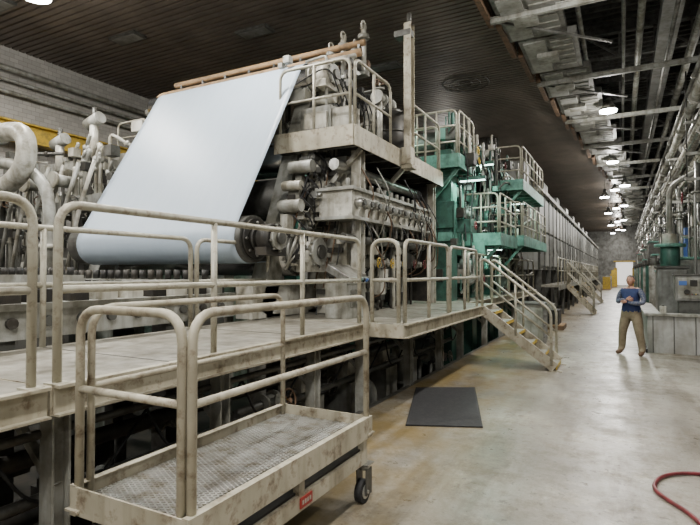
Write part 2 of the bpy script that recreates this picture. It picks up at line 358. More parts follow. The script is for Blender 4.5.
for y in(5.2,6.4,7.6,8.8):
    b.box(-3.9,-3.35,y,y+.45,-1,.25,PALE); b.box(-3.8,-3.45,y+.08,y+.37,.25,.6,WHITE)
b.done('underdeck_valve_and_pump_gear')
# ------------------------------------------------------------------ stairs
def stair(name,xt,xb,y0,y1,zt,n):
    b=B(); 
    for y in(y0,y1): b.beam((xt,y,zt-.06),(xb,y,.06),.04,.18,CREAM)
    for y in (y0,y1): b.box(xb-.1,xb+.12,y-.04,y+.04,0,.015,CREAM)
    for i in range(n):
        t=(i+.6)/n; x=xt+(xb-xt)*t; z=zt*(1-t)
        b.box(x-.11,x+.11,y0+.02,y1-.02,z-.015,z+.015,DECK); b.box(x+.1,x+.115,y0+.02,y1-.02,z-.04,z+.015,YEL)
    for y in(y0-.03,y1+.03):
        a=V((xt+.02,y,zt-.03));c=V((xb-.06,y,.12)); u=V((0,0,.98))
        b.tube([a,a+u,c+u,c],.025,RAILM,10,.12); b.tube([a+u*.52,c+u*.52],.022,RAILM,8); q=(a+c)/2; b.cyl(q,q+u,.022,RAILM,8)
    return b.done(name)
stair('access_staircase',-2.4,-1.08,10.0,10.8,ZD,6)
stair('access_staircase',-2.1,-1.0,24,24.8,1.3,6)
stair('access_staircase',-2.1,-1.0,33,33.8,1.3,6)
# ------------------------------------------------------------------ paper web + rolls
def prof():
    c1=V((7.1,4.95));c2=V((5.6,2.25));P=[V((8.2,5.12))]
    for i in range(9): a=math.radians(88+i*(63/8)); P.append(c1+V((math.cos(a),math.sin(a)))*.25)
    for i in range(14): a=math.radians(151+i*(125/13)); P.append(c2+V((math.cos(a),math.sin(a)))*.33)
    P.append(V((6.6,2.0))); return P
P=prof(); nx=30; vs=[];fs=[]
for i,p in enumerate(P):
    for k in range(nx+1): vs.append((-7.75+3.25*k/nx,p.x,p.y))
for i in range(len(P)-1):
    for k in range(nx): a=i*(nx+1)+k; fs.append((a,a+1,a+nx+2,a+nx+1))
b=B(); b.add(vs,fs,PAPER,True); o=b.done('paper_web')
m=o.modifiers.new('t','SOLIDIFY'); m.thickness=.004
b=B(); b.roll((-8.0,7.1,4.95),(-4.42,7.1,4.95),.243,CHROME,WHITE)
b.bearing((-4.15,7.1,4.95),(1,0,0),.2); b.done('web_guide_roll')
b=B(); b.roll((-8.0,5.6,2.25),(-4.42,5.6,2.25),.323,MID,DARK); b.bearing((-4.15,5.6,2.25),(1,0,0),.2,DARK); b.done('web_guide_roll')
b=B(); b.roll((-8.0,6.55,2.1),(-4.35,6.55,2.1),.36,CHROME,PALE); b.bearing((-4.1,6.55,2.1),(1,0,0),.26,WHITE); b.done('calender_roll')
b=B(); b.roll((-8.0,6.9,2.98),(-4.35,6.9,2.98),.34,MID,MID); b.bearing((-4.1,6.9,2.98),(1,0,0),.24,WHITE); b.done('calender_roll')
b=B(); b.roll((-8.0,7.35,3.75),(-4.35,7.35,3.75),.3,CHROME,MID); b.bearing((-4.1,7.35,3.75),(1,0,0),.22,WHITE); b.done('calender_roll')
# ------------------------------------------------------------------ calender frame
b=B(); rr=random.Random(5)
for xs in(-4.75,-8.5):
    x0,x1=xs+.0,xs+.3
    b.beam(((x0+x1)/2,5.9,1.2),((x0+x1)/2,7.3,4.75),.3,.3,PALE)
    b.box(x0,x1,7.45,7.95,-1,5.1,WHITE); b.box(x0,x1,9.6,10.1,-1,5.3,WHITE)
    b.box(x0,x1,5.6,10.1,1.15,1.6,WHITE); b.box(x0,x1,7.6,10.1,3.9,4.2,WHITE); b.box(x0,x1,6.9,7.6,4.55,4.75,WHITE)
    for y in(5.9,7.0): b.box(x0,x1,y,y+.4,-1,1.2,PALE)
    for k in range(4): b.box(x0-.02,x1+.02,7.4,8.0,1.9+k*.85,1.98+k*.85,PALE)
for y,z in((6.55,2.1),(6.9,2.98),(7.35,3.75)):
    b.beam((-4.3,y,z),(-4.3,y+.9,z-.35),.16,.2,WHITE); b.cyl((-4.45,y+.9,z-.35),(-4.05,y+.9,z-.35),.12,PALE,16)
    b.cyl((-4.1,y+.85,z-.3),(-4.1,y+.55,z+.7),.07,PALE,12); b.cyl((-4.1,y+.6,z+.5),(-4.1,y+.5,z+.95),.03,CHROME,10)
for k in range(16):
    t=k/15; y=5.75+1.35*t+.2+.15*rr.random(); z=2.6+2.3*t; mm=rr.choice([WHITE,PALE,STEEL,MID,DARK])
    if k%2: b.cyl((-4.4,y,z),(-4.1+.1*rr.random(),y,z),.03+.07*rr.random(),mm,12)
    b.box(-4.35,-4.15-.1*rr.random(),y+.05,y+.12+.1*rr.random(),z-.06-.15*rr.random(),z+.03,rr.choice([WHITE,PALE,MID,DARK]))
    b.tube([(-4.1,y,z),(-3.95,y+.15,z-.2),(-4.1,y+.4,z-.45)],.012,BLACK,6,.1)
for k in range(110):
    t=rr.random(); y=5.95+1.25*t+rr.random()*.6; z=1.75+2.9*t
    if k%2: b.tube([(-4.25,y,z),(-4.12,y+rr.random()*.4-.1,z+.3),(-4.18,y+.25,z+.45+rr.random()*.3)],.008+.016*rr.random(),rr.choice([WHITE,STEEL,BLACK,BLACK,RUST,PALE]),6,.1)
    else:
        w=.02+.055*rr.random(); x=-4.3+rr.random()*.3; b.box(x-w,x+w,y-w,y+w,z-w,z+w,rr.choice(CLUT)); b.cyl((x+w,y,z),(x+w+.06,y,z),w*.7,rr.choice(CLUT),10)
b.done('calender_frame',.005)
b=B(); rr=random.Random(21)
for x,y in((-3.55,7.0),(-3.55,10.4)):
    b.ibeam((x,y,1.15),(x,y,3.65),.16,.16,WHITE,.02)
b.box(-4.3,-3.75,7.0,7.5,1.15,3.6,WHITE)
b.box(-3.75,-3.67,7.05,7.45,2.75,3.4,PALE); b.box(-3.75,-3.69,7.1,7.4,1.5,2.4,STEEL)
for z in(1.8,2.5,3.1): b.cyl((-3.95,7.0,z),(-3.95,6.9,z),.14,PALE,18); b.cyl((-3.95,6.9,z),(-3.95,6.86,z),.08,MID,14)
for z in(1.5,2.15,2.8,3.35):
    b.box(-4.25,-3.8,6.93,7.0,z-.05,z+.03,MID)
for k in range(24):
    z=1.3+rr.random()*2.2; x=-4.25+rr.random()*.45; w=.02+rr.random()*.04; b.box(x-w,x+w,6.86,7.0,z-w,z+w*1.5,rr.choice(CLUT)); b.tube([(x,6.9,z),(x+.05,6.78,z-.2),(x-.05,6.85,z-.5)],.01,rr.choice([BLACK,RUST,STEEL]),6,.08)
b.box(-4.0,-3.45,6.6,9.9,2.62,3.0,WHITE); b.box(-4.05,-3.4,6.55,9.95,3.0,3.05,PALE); b.box(-4.05,-3.4,6.55,9.95,2.57,2.62,PALE)
for k in range(12):
    y=6.75+k*.27; b.cyl((-3.45,y,2.82),(-3.33,y,2.82),.07,PALE if k%2 else STEEL,14); b.cyl((-3.33,y,2.82),(-3.30,y,2.82),.045,MID,10)
    b.cyl((-3.5,y,2.57),(-3.5,y,2.38),.03,STEEL,8); b.cyl((-3.6,y,3.05),(-3.6,y,3.2),.035,PALE,8)
b.cyl((-3.6,6.6,2.3),(-3.6,10,2.3),.07,MID,14)
b.cyl((-3.75,6.6,3.4),(-3.75,10.2,3.4),.09,STEEL,14); b.cyl((-4.15,6.6,3.55),(-4.15,10.2,3.55),.07,MID,12)
b.box(-4.45,-4.30,7.96,9.6,1.2,3.9,DARK); b.box(-4.3,-3.55,10.15,10.2,1.2,3.6,DARK)  # dark sheets stand in for the shaded gaps inside the tower
for k in range(26):
    y=7.55+k*.1; x=-4.2+rr.random()*.55; r=.012+rr.random()*.03; b.cyl((x,y,1.15),(x,y,2.3+rr.random()*1.3),r,rr.choice([WHITE,PALE,MID,MID,DARK,DARK,YEL if k==7 else MID]),10)
for k in range(34):
    y=7.6+rr.random()*2.5; z=1.3+rr.random()*1.1; x=-3.95+rr.random()*.3; w=.03+rr.random()*.1
    b.box(x-w,x+w,y-w,y+w,z-w,z+w*1.3,rr.choice([WHITE,PALE,MID,DARK,DARK]))
for k in range(5): b.valve((-3.7,7.7+k*.55,1.95),(0,1,0),.04,(1,0,0),rr.choice([RED,PALE,YEL]))
for k in range(26):
    y=6.9+rr.random()*3.2; z=2.3+rr.random()*1.2; b.tube([(-3.5,y,z),(-3.3,y+.1,z-.4),(-3.45,y+.5*rr.random(),z-.9),(-3.8,y+.4,z-1.0)],.011,rr.choice([BLACK,BLACK,RUST,PALE]),6,.15)
b.done('calender_drive_and_header',.005)
b=B(); b.box(-3.75,-3.4,6.35,6.95,ZD,1.70,PALE); R=Matrix.Rotation(math.radians(28),3,'Y'); b.box(-3.74,-3.34,6.33,6.97,1.72,1.82,STEEL,R)
for k in range(6): b.cyl((-3.36,6.42+k*.09,1.66),(-3.32,6.42+k*.09,1.70),.02,[RED,YEL,BLACK,GREEN,BLACK,BLUE][k],10)
b.box(-3.4,-3.39,6.45,6.85,1.3,1.55,STEEL); b.done('operator_console',.008)
# ------------------------------------------------------------------ upper operator platform
b=B(); ZP=3.80
b.box(-4.75,-3.37,6.5,10.6,ZP,ZP+.04,DECK)
b.box(-3.37,-3.35,6.5,10.6,ZP-.18,ZP+.12,CREAM); b.box(-4.75,-3.37,6.48,6.5,ZP-.18,ZP+.12,CREAM); b.box(-4.75,-3.37,10.6,10.62,ZP-.18,ZP+.12,CREAM)
for k in range(8): y=6.6+k*.56; b.ibeam((-4.7,y,ZP-.1),(-3.38,y,ZP-.1),.08,.16,MID,.012)
for y in(6.9,8.6,10.4): b.beam((-3.45,y,ZP-.15),(-4.3,y,ZP-.95),.07,.07,WHITE)
z=ZP+.04
hoop(b,(-4.68,6.55,z),(-3.45,6.55,z),1.07,RAILM,.024,1); hoop(b,(-3.4,6.6,z),(-3.4,7.9,z),1.07,RAILM,.024,1); hoop(b,(-3.4,8.75,z),(-3.4,10.5,z),1.07,RAILM,.024,1); hoop(b,(-3.45,10.56,z),(-4.68,10.56,z),1.07,RAILM,.024,1)
b.done('operator_platform')
b=B(); b.ibeam((-3.24,8.35,3.6),(-3.24,8.35,6.12),.13,.18,CREAM,.02)
b.box(-3.34,-3.18,8.24,8.46,3.66,3.95,CREAM); b.box(-3.34,-3.14,8.22,8.48,3.58,3.64,CREAM); b.cyl((-3.24,8.35,6.12),(-3.24,8.35,6.3),.04,MID,10); b.box(-3.48,-3.18,8.25,8.45,5.9,6.0,MID)
b.done('steel_column_post')
b=B(); rr=random.Random(9)
b.box(-4.5,-3.95,6.85,7.35,z,z+.55,PALE); b.box(-4.4,-4.0,6.8,6.86,z+.1,z+.45,WHITE); b.box(-3.95,-3.6,6.9,7.15,z,z+.5,WHITE)
b.motor((-4.2,7.3,z+.85),(0,1,0),.2,.55,WHITE); b.box(-4.4,-4.0,7.35,7.8,z+.02,z+.65,PALE)
b.cyl((-3.85,9.0,z),(-3.85,9.0,z+.95),.27,DARK,22); b.cyl((-3.85,9.0,z+.95),(-3.85,9.0,z+1.02),.2,MID,20)
for r_ in(.25,.6): b.ring((-3.85,9.0,z+r_),(0,0,1),.275,.014,MID,24)
b.motor((-4.4,9.4,z+.3),(0,1,0),.22,.6,PALE); b.box(-4.3,-3.7,9.5,10.2,z,z+.35,MID)
b.cyl((-3.6,7.9,z),(-3.6,7.9,z+.95),.05,WHITE,12); b.valve((-3.6,7.9,z+.9),(0,1,0),.06,(0,0,1),RUST)
for k in range(38):
    y=6.9+rr.random()*3.2; x=-4.95+rr.random()*.9; h=.3+rr.random()*1.35; r=.015+.03*rr.random()
    b.pipe([(x,y,z),(x,y,z+h),(x-.3-rr.random()*.8,y+rr.random()*.5,z+h)],r,rr.choice([WHITE,PALE,STEEL,WHITE,MID,DARK]),fl=False)
    if k%3==0: b.valve((x,y,z+h*.6),(0,0,1),r*1.1,(1,0,0),rr.choice([RUST,PALE,MID]))
for k in range(40):
    y=6.8+rr.random()*2; zz=z+.2+rr.random()*1.2; x=-4.9+rr.random()*1.0; w=.03+rr.random()*.06; b.box(x-w,x+w,y-w,y+w,zz-w,zz+w,rr.choice([WHITE,PALE,STEEL,MID,DARK]))
for k in range(10): y=6.7+k*.2; b.tube([(-4.5,y,z+.9),(-4.0,y+.2,z+1.2),(-3.9,y+.5,z+.6),(-4.1,y+.5,z)],.012,BLACK,6,.2)
b.done('platform_motor_and_valve_cluster')
b=B()
for y,zz,r,m in((7.8,5.55,.065,TAN),(7.95,5.78,.055,TAN),(7.6,5.42,.04,WHITE),(8.1,5.45,.08,RUST)):
    b.tube([(-8.4,y,zz),(-3.9,y,zz)],r,m,10)
for k in range(8): x=-8.2+k*.6; b.box(x-.03,x+.03,7.5,8.2,5.3,5.38,MID); b.box(x-.02,x+.02,7.9,8.0,5.36,5.75,MID)
b.beam((-8.4,8.05,5.3),(-3.9,8.05,5.3),.18,.12,PALE)
for x in(-8.35,-4.6): b.box(x-.12,x+.12,7.96,8.2,3.9,5.24,WHITE)
for x,h in((-4.35,.7),(-4.1,.5),(-4.6,.55),(-3.95,.8)): b.cyl((x,8.0,5.3),(x,8.0,5.3+h),.05,WHITE,12); b.cyl((x,8,5.3+h*.7),(x,8,5.3+h*.8),.1,PALE,12); b.ring((x,8,5.3+h),(1,0,0),.08,.018,WHITE,12)
b.pipe([(-8.4,7.8,5.55),(-8.8,7.8,5.55),(-8.8,7.8,4.2)],.065,TAN)
b.done('steam_shower_header')
# ------------------------------------------------------------------ forming/roll bed left
b=B(); rr=random.Random(33)
for x in(-4.85,-8.6):
    b.box(x-.15,x+.15,-2,5.5,1.2,1.46,PALE); b.box(x-.2,x+.2,-2,5.5,1.46,1.52,PALE)
    y=-1.8
    while y<5.4:
        b.box(x-.11,x+.13,y,y+.2,1.52,1.64,WHITE if rr.random()<.4 else DARK); b.cyl((x,y+.1,1.64),(x,y+.1,1.71),.05,MID,10); b.cyl((x+.15,y+.1,1.35),(x+.19,y+.1,1.35),.05,MID,10); y+=.33
y=-1.6
while y<5.2:
    b.cyl((-8.5,y,1.54),(-4.95,y,1.54),.11,rr.choice([MID,DARK,DARK]),16); y+=.55
for yy in(5.15,):
    b.box(-8.9,-4.7,yy-.1,yy+.12,1.5,1.70,PALE); x=-8.8
    while x<-4.8: b.cyl((x,yy,1.70),(x,yy,1.83),.045,DARK,10); b.box(x-.03,x+.03,yy-.16,yy-.1,1.52,1.68,DARK); x+=.17
for yy in(3.3,1.8): 
    b.box(-8.9,-4.95,yy,yy+.15,1.64,1.77,PALE); x=-8.8
    while x<-5: b.cyl((x,yy+.07,1.77),(x,yy+.07,1.85),.035,DARK,8); x+=.15
for y in(-1.5,.5,2.5,4.5):
    for x in(-4.85,-8.6): b.box(x-.12,x+.12,y-.15,y+.15,-1,1.2,MID)
b.done('wire_section_roll_bed')
# ------------------------------------------------------------------ steam manifold left background
b=B(); rr=random.Random(42)
b.box(-12.8,-8.9,5.6,8.4,-1,1.5,MID); b.box(-12.6,-8.7,6.4,6.7,3.0,3.3,PALE); b.box(-12.6,-8.7,7.6,7.9,4.1,4.4,PALE)
b.box(-12.6,-8.9,8.5,8.7,-1,4.4,DARK)
for k in range(40):
    x=-12.6+k*.1; y=5.9+rr.random()*1.9; h=2.9+rr.random()*1.7; r=.018+.035*rr.random()
    b.pipe([(x,y,1.4),(x,y,h),(x+rr.choice([-.5,.4,.6]),y+.3,h+rr.choice([0,.1,-.4]))],r,rr.choice([WHITE,PALE,STEEL,MID,MID]),fl=True)
    if k%2: b.valve((x,y,2.2+rr.random()*1.3),(0,0,1),.05,(1,-1,0),rr.choice([PALE,MID,WHITE,RUST]))
for k in range(10):
    x=-12.5+k*.42; b.tube([(x,5.7,1.6),(x+.55,5.6,2.9),(x+.8,5.7,3.7)],.035,WHITE if k%2 else PALE,8,.3)
    if k%2: b.cyl((x,5.8,3.4),(x,5.5,3.4),.11,PALE,16); b.cyl((x,5.5,3.4),(x,5.45,3.4),.15,WHITE,16)
for k in range(70):
    x=-12.4+rr.random()*4; y=5.6+rr.random()*1.4; zz=1.6+rr.random()*2.6; w=.03+rr.random()*.08; b.box(x-w,x+w,y-w,y+w,zz-w,zz+w,rr.choice([WHITE,PALE,MID,DARK,MID]))
for k in range(14):
    x=-9.9+rr.random()*1.4; zz=3.7+rr.random()*.7; b.tube([(x,6.6,3),(x,6.6,zz),(x+.25,6.5,zz+.15)],.035,rr.choice([WHITE,PALE]),8,.15); b.cyl((x,6.6,zz-.1),(x,6.6,zz),.07,PALE,12)
hoop(b,(-9.9,7.7,4.4),(-9.0,7.7,4.4),.7,RAILM,.022,0)
for x,zz in((-10.9,4.6),(-9.75,4.9)):
    b.cyl((x,7.0,4.0),(x,7.0,zz),.09,WHITE,14); b.cyl((x-.2,7.0,zz),(x+.2,7.0,zz+.12),.13,PALE,14); b.cyl((x,7.0,zz+.1),(x,7.0,zz+.35),.05,MID,10)
b.done('steam_pipe_manifold')
b=B()
b.tube([(-12.5,5.0,4.35),(-9.05,5.2,4.25),(-8.9,5.15,3.65),(-9.4,5.15,3.3),(-12.5,5.0,3.1)],.16,WHITE,16,.5)
b.tube([(-12.5,5.05,3.75),(-9.7,5.35,3.8),(-8.6,5.35,3.3),(-8.6,5.35,1.4)],.10,PALE,14,.5)
for x,y,z,r in((-9.9,5.15,4.28,.19),(-10.4,5.08,3.2,.19)): b.cyl((x,y,z),(x+.06,y,z),r*1.15,PALE,20)
b.cyl((-8.6,5.35,2.2),(-8.6,5.35,2.27),.16,WHITE,18); b.box(-8.85,-8.35,5.55,5.95,-1,1.4,MID); b.box(-11.4,-11.1,4.9,5.2,-1,4.2,MID)
b.done('insulated_pipe_elbow')
b=B(); b.ibeam((-13.5,-5,5.35),(-13.5,40,5.35),.3,.5,YEL,.04)
for y in range(-4,40,4): b.ibeam((-13.7,y,-1),(-13.7,y,5.1),.25,.25,PALE,.03)
b.done('crane_runway_beam')
b=B()
for z,r in((7.0,.07),(6.7,.04),(6.4,.05)): b.tube([(-13.8,-6,z),(-13.8,40,z)],r,PALE,10)
b.done('wall_conduit_run')
# ------------------------------------------------------------------ green press section
b=B(); rr=random.Random(77)
for y in(11.6,13.4,15.4,17.6,19.6):
    for x in(-3.6,-7.8):
        b.box(x-.2,x+.2,y-.22,y+.22,-1,5.0 if y>12 else 4.6,GREEN); b.box(x-.24,x+.24,y-.3,y+.3,2.5,2.7,TEAL)
for z0 in(2.2,3.6,4.9):
    for x in(-3.6,-7.8): b.box(x-.15,x+.15,11.6,19.6,z0,z0+.3,TEAL if z0==4.9 else GREEN)
for k,(y,zz,r) in enumerate([(12.4,1.9,.45),(12.5,3.2,.4),(13.6,4.5,.3),(14.4,2.2,.5),(14.5,3.3,.4),(16.4,2.2,.5),(16.5,3.4,.5),(18.5,2.2,.5),(18.6,3.4,.4),(12.2,5.0,.25),(15.6,5.4,.25),(17.8,5.4,.25)]):
    b.roll((-7.6,y,zz),(-3.75,y,zz),r,MID,GREEN); b.bearing((-3.35,y,zz),(1,0,0),r*.55,rr.choice([GREEN,MID,PALE]))
for k in range(150):
    y=11.3+rr.random()*8.2; x=-3.9+rr.random()*.9; zz=1.2+rr.random()*4; h=.3+rr.random()*1.2; r=.012+.035*rr.random()
    b.cyl((x,y,zz),(x,y,min(zz+h,5.5)),r,rr.choice([GREEN,WHITE,PALE,DARK,MID,MID,DARK,WHITE]),10)
    if k%2: w=.05+rr.random()*.12; b.box(x-w,x+w,y-w,y+w,zz-w,zz+w,rr.choice([TEAL,GREEN,PALE,WHITE,DARK,DARK,MID]))
    if k%5==0: b.valve((x,y,zz),(0,1,0),.05,(1,0,0),rr.choice([RED,YEL,PALE]))
    if k%4==0: b.tube([(x,y,zz),(x+.2,y,zz+.2),(x+.2,y+.8,zz+.3),(x,y+1.1,zz)],.03,rr.choice([STEEL,WHITE,MID]),8,.15)
for k in range(12):
    y=11.2+k*.6; b.tube([(-3.2,y,4.9),(-3.0,y+.2,4.2),(-3.2,y+.5,3.2),(-3.1,y+.3,2.5)],.018,BLACK,6,.3)
b.box(-7.8,-3.3,11.35,11.6,4.0,4.4,TEAL); b.box(-4.4,-3.3,11.3,11.5,2.8,3.4,GREEN)
b.done('green_press_section',.008)
def gplat(x0,x1,y0,y1,z,m=TEAL,rl=True):
    b=B(); b.box(x0,x1-.02,y0,y1,z-.03,z,DECK); b.box(x1-.02,x1,y0,y1,z-.2,z+.1,m); b.box(x0,x1-.02,y0-.02,y0,z-.2,z+.1,m); b.box(x0,x1-.02,y1,y1+.02,z-.2,z+.1,m)
    y=y0+.3
    while y<y1: b.ibeam((x0,y,z-.12),(x1-.03,y,z-.12),.08,.16,m,.012); y+=.7
    b.beam((x1-.1,y0+.2,z-.2),(x1-.8,y0+.2,z-1.0),.07,.07,m)
    hoop(b,(x0+.05,y0+.04,z),(x1-.08,y0+.04,z),1.07,RAILM,.024,2,(.35,.68)); 
    L=y1-y0; n=max(1,round(L/2.2))
    for i in range(n): hoop(b,(x1-.04,y0+.08+i*L/n,z),(x1-.04,y0+(i+1)*L/n-.05,z),1.07,RAILM,.024,2,(.35,.68))
    b.done('service_platform')
gplat(-4.7,-2.45,15.2,19.6,4.35); gplat(-3.9,-2.55,12.6,14.8,2.65); gplat(-3.9,-2.45,15.3,20.3,2.75,); gplat(-4.6,-3.1,11.0,12.4,4.3)
for x,y,zz,e in((-3.0,11.7,3.9,70),(-3.2,13.5,4.6,80),(-4.8,16.3,5.6,90),(-3.0,17.2,4.0,60),(-4.9,10.9,5.3,100),(-3.1,14.0,2.4,40)):
    b=B(); b.box(x-.3,x+.3,y-.05,y+.05,zz,zz+.08,GREEN); b.box(x-.28,x+.28,y-.04,y+.04,zz-.02,zz,TLAMP); b.cyl((x,y,zz+.08),(x,y,zz+.3),.015,MID,6); o=b.done('task_lamp')
    l=bpy.data.lights.new('task_tube','AREA'); l.shape='RECTANGLE'; l.size=.55; l.size_y=.1; l.energy=e*.8; l.color=(.6,1,.85); q=bpy.data.objects.new('task_tube',l); q.location=(x,y,zz-.04); COL.objects.link(q); q.parent=o
# ------------------------------------------------------------------ dryer hood
b=B(); b.box(-8.5,-2.86,21,78,1.9,4.95,PANEL)
y=21
while y<78:
    b.box(-2.86,-2.78,y,y+.1,1.9,4.95,MID); b.box(-2.86,-2.80,y+.16,y+1.4,3.5,4.8,PANEL); b.box(-2.86,-2.80,y+.16,y+1.4,2.05,3.4,PANEL if int(y)%3 else DUCT); b.box(-2.80,-2.76,y+.2,y+.25,2.5,2.9,STEEL); y+=1.5
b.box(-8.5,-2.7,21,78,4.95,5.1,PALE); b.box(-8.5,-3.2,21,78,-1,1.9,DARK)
y=21.5
while y<78: b.ibeam((-2.9,y,0),(-2.9,y,1.88),.2,.2,MID,.02); y+=3
for k in range(8): y=22+k*6; b.box(-6,-3.5,y,y+1.6,5.1,6.4,DUCT); b.cyl((-5.2,y+.8,6.4),(-5.2,y+.8,7.6),.5,STEEL,20)
b.done('dryer_hood')
b=B(); b.box(-2.75,-2.12,21,60,1.22,1.3,DECK); b.box(-2.12,-2.1,21,60,1.1,1.3,PALE)
for k in range(14): hoop(b,(-2.15,21.1+k*2.7,1.3),(-2.15,23.6+k*2.7,1.3),1.05,RAILM,.024,1); b.box(-2.3,-2.2,21.2+k*2.7,21.3+k*2.7,0,1.22,MID)
b.done('dryer_walkway')
b=B(); b.box(-2.3,-1.7,13.2,14.1,0,1.0,PALE); b.box(-1.7,-1.69,13.25,14.05,.08,.92,DUCT); b.box(-2.34,-1.66,13.16,14.14,1.0,1.04,MID)
for k in range(3): b.box(-1.69,-1.675,13.35,13.95,.2+k*.27,.22+k*.27,MID)
b.done('tool_cabinet',.01)
b=B(); b.box(-2.5,-1.6,17.2,18.2,0,.12,RUST)
for k in range(6): b.box(-2.5,-1.6,17.2+k*.17,17.3+k*.17,.12,.15,TAN)
b.box(-2.4,-1.75,17.3,18.1,.15,.6,DARK); b.box(-2.3,-1.9,17.4,17.8,.6,.8,PALE); b.done('loaded_pallet')
b=B(); rr=random.Random(8)
for k in range(9):
    y=58+k*2.4; x=rr.choice([-1.7,-1.2,.9]); b.box(x,x+.7,y,y+.8,0.1,.8+rr.random()*1.4,rr.choice([PALE,RUST,MID,YEL,BLUE])); b.box(x-.05,x+.75,y-.05,y+.85,0,.1,TAN)
b.done('stored_crate_row')
# ------------------------------------------------------------------ mat, hose
b=B(); q=[(-2.25,5.66),(-1.43,6.0),(-2.02,7.98),(-2.83,7.55)]
b.add([(x,y,0.001) for x,y in q]+[(x,y,.02) for x,y in q],[(3,2,1,0),(4,5,6,7),(0,1,5,4),(1,2,6,5),(2,3,7,6),(3,0,4,7)],BLACK); 
for k in range(1,40):
    t=k/40; a=V((*q[0],.02)).lerp(V((*q[3],.02)),t); c=V((*q[1],.02)).lerp(V((*q[2],.02)),t); b.beam(a.lerp(c,.03),a.lerp(c,.97),.012,.006,BLACK)
b.done('rubber_floor_mat',.004)
def fl(px,py,z=0):
    d=(1.8-z)*515/(py-272); t=(px-350)/515; return (d*(.885*t-.466),d*(.466*t+.885),z)
b=B(); pts=[(*fl(760,500)[:2],.02),(*fl(712,476)[:2],.02),(*fl(680,473)[:2],.02),(*fl(656,477)[:2],.02),(*fl(650,489)[:2],.02),(*fl(664,500)[:2],.02),(*fl(684,512)[:2],.02),(*fl(715,540)[:2],.02)]
b.tube(pts,.017,RED,10,.25); b.cyl(pts[0],(V(pts[0])+V((.08,0,0))),.026,STEEL,12); b.done('air_hose')
# ------------------------------------------------------------------ right-hand side
b=B(); rr=random.Random(55)
for x,z,r in((1.65,6.1,.11),(1.85,5.7,.08),(2.05,6.25,.13),(1.75,5.25,.07),(2.2,5.5,.1),(1.95,4.9,.06),(2.3,4.6,.09),(2.45,6.6,.16),(2.6,5.9,.2),(2.35,5.0,.13),(1.6,6.55,.05),(1.75,6.8,.07)):
    b.tube([(x,9,z),(x,75,z)],r,rr.choice([PALE,STEEL,WHITE,WHITE,DUCT]),12)
    y=11
    while y<60: b.cyl((x,y,z),(x,y+.06,z),r*1.5,PALE,14); y+=3.1+rr.random()
y=11.5
while y<70:
    b.ibeam((2.75,y,0),(2.75,y,9.9),.22,.22,PALE,.03); 
    for z in(4.4,5.1,5.95): b.beam((1.55,y,z-.07),(2.75,y,z-.07),.06,.08,PALE)
    b.cyl((1.6,y,4.4),(1.6,y,7.3),.02,MID,6)
    for k in range(5): x=1.9+rr.random()*.7; b.cyl((x,y+.3*k,.9),(x,y+.3*k,4.6+rr.random()),.02+.04*rr.random(),rr.choice([PALE,WHITE,MID,STEEL]),10)
    b.tube([(1.9,y+.6,4.9),(1.9,y+.6,3.1),(2.4,y+.6,3.1),(2.4,y+.6,1)],.07,STEEL,10,.2); b.valve((1.9,y+.6,3.9),(0,0,1),.08,(-1,0,0),rr.choice([RED,PALE]))
    y+=5.2
b.box(2.95,3.05,9,75,0,7,MID)
for k in range(22): y=12+k*2.7; z=1+rr.random()*3; b.box(2.6,2.95,y,y+.5+rr.random(),z,z+.4+rr.random()*.8,rr.choice([PALE,DUCT,WHITE,BLUE,WHITE]))
b.done('overhead_pipe_rack')
b=B(); b.box(.5,3.2,13.35,13.55,0,.82,PANEL); b.box(.5,.7,13.55,17.5,0,.82,PANEL); b.box(.44,3.25,13.3,13.62,.82,.88,PALE); b.box(.44,.76,13.62,17.5,.82,.88,PALE)
for k in range(7): b.box(.6+k*.4,.62+k*.4,13.34,13.35,0,.82,MID)
b.box(.46,.5,13.3,17.5,0,.08,DARK); b.done('low_partition_wall',.01)
b=B(); b.box(1.15,1.55,13.9,14.3,0,1.15,MID); b.box(1.08,1.6,13.85,14.3,1.15,1.72,DUCT); b.box(1.13,1.55,13.84,13.85,1.2,1.67,PALE); b.cyl((1.3,13.84,1.35),(1.3,13.81,1.35),.06,DARK,14); b.box(1.15,1.3,13.83,13.84,1.5,1.6,BLUE)
b.box(1.36,1.5,13.83,13.84,1.48,1.62,DARK)
for k in range(4): b.cyl((1.4+k*.035,13.84,1.3),(1.4+k*.035,13.82,1.3),.012,[RED,GREEN,YEL,BLACK][k],8)
b.box(1.05,1.63,13.82,14.32,1.72,1.75,MID); b.cyl((1.5,14.1,1.75),(1.5,14.1,3.6),.03,DUCT,10); b.done('electrical_cabinet',.01)
b=B(); b.box(.95,1.7,17.9,18.7,0,1.9,DUCT); b.box(.9,1.75,17.85,18.75,1.9,1.98,MID); b.cyl((1.3,18.3,1.98),(1.3,18.3,2.55),.26,GREEN,20); b.cyl((1.3,18.3,2.55),(1.3,18.3,2.65),.42,TEAL,20); b.cyl((1.3,18.3,2.65),(1.3,18.3,2.95),.2,WHITE,16); b.tube([(1.3,18.3,2.9),(1.3,18.3,4.4),(2.0,18.3,4.8)],.08,PALE,12,.3); b.done('vertical_pump_motor',.01)
b=B(); b.box(1.5,2.6,19.5,26,0,2.2,PANEL)
for k in range(6): b.box(1.48,1.5,19.6+k*1.06,20.5+k*1.06,.2,2.1,WHITE); b.box(1.46,1.48,20.35+k*1.06,20.4+k*1.06,1,1.2,DARK)
b.box(1.45,2.65,19.45,26.05,2.2,2.28,TEAL); b.done('control_cabinet_row',.01)
b=B()
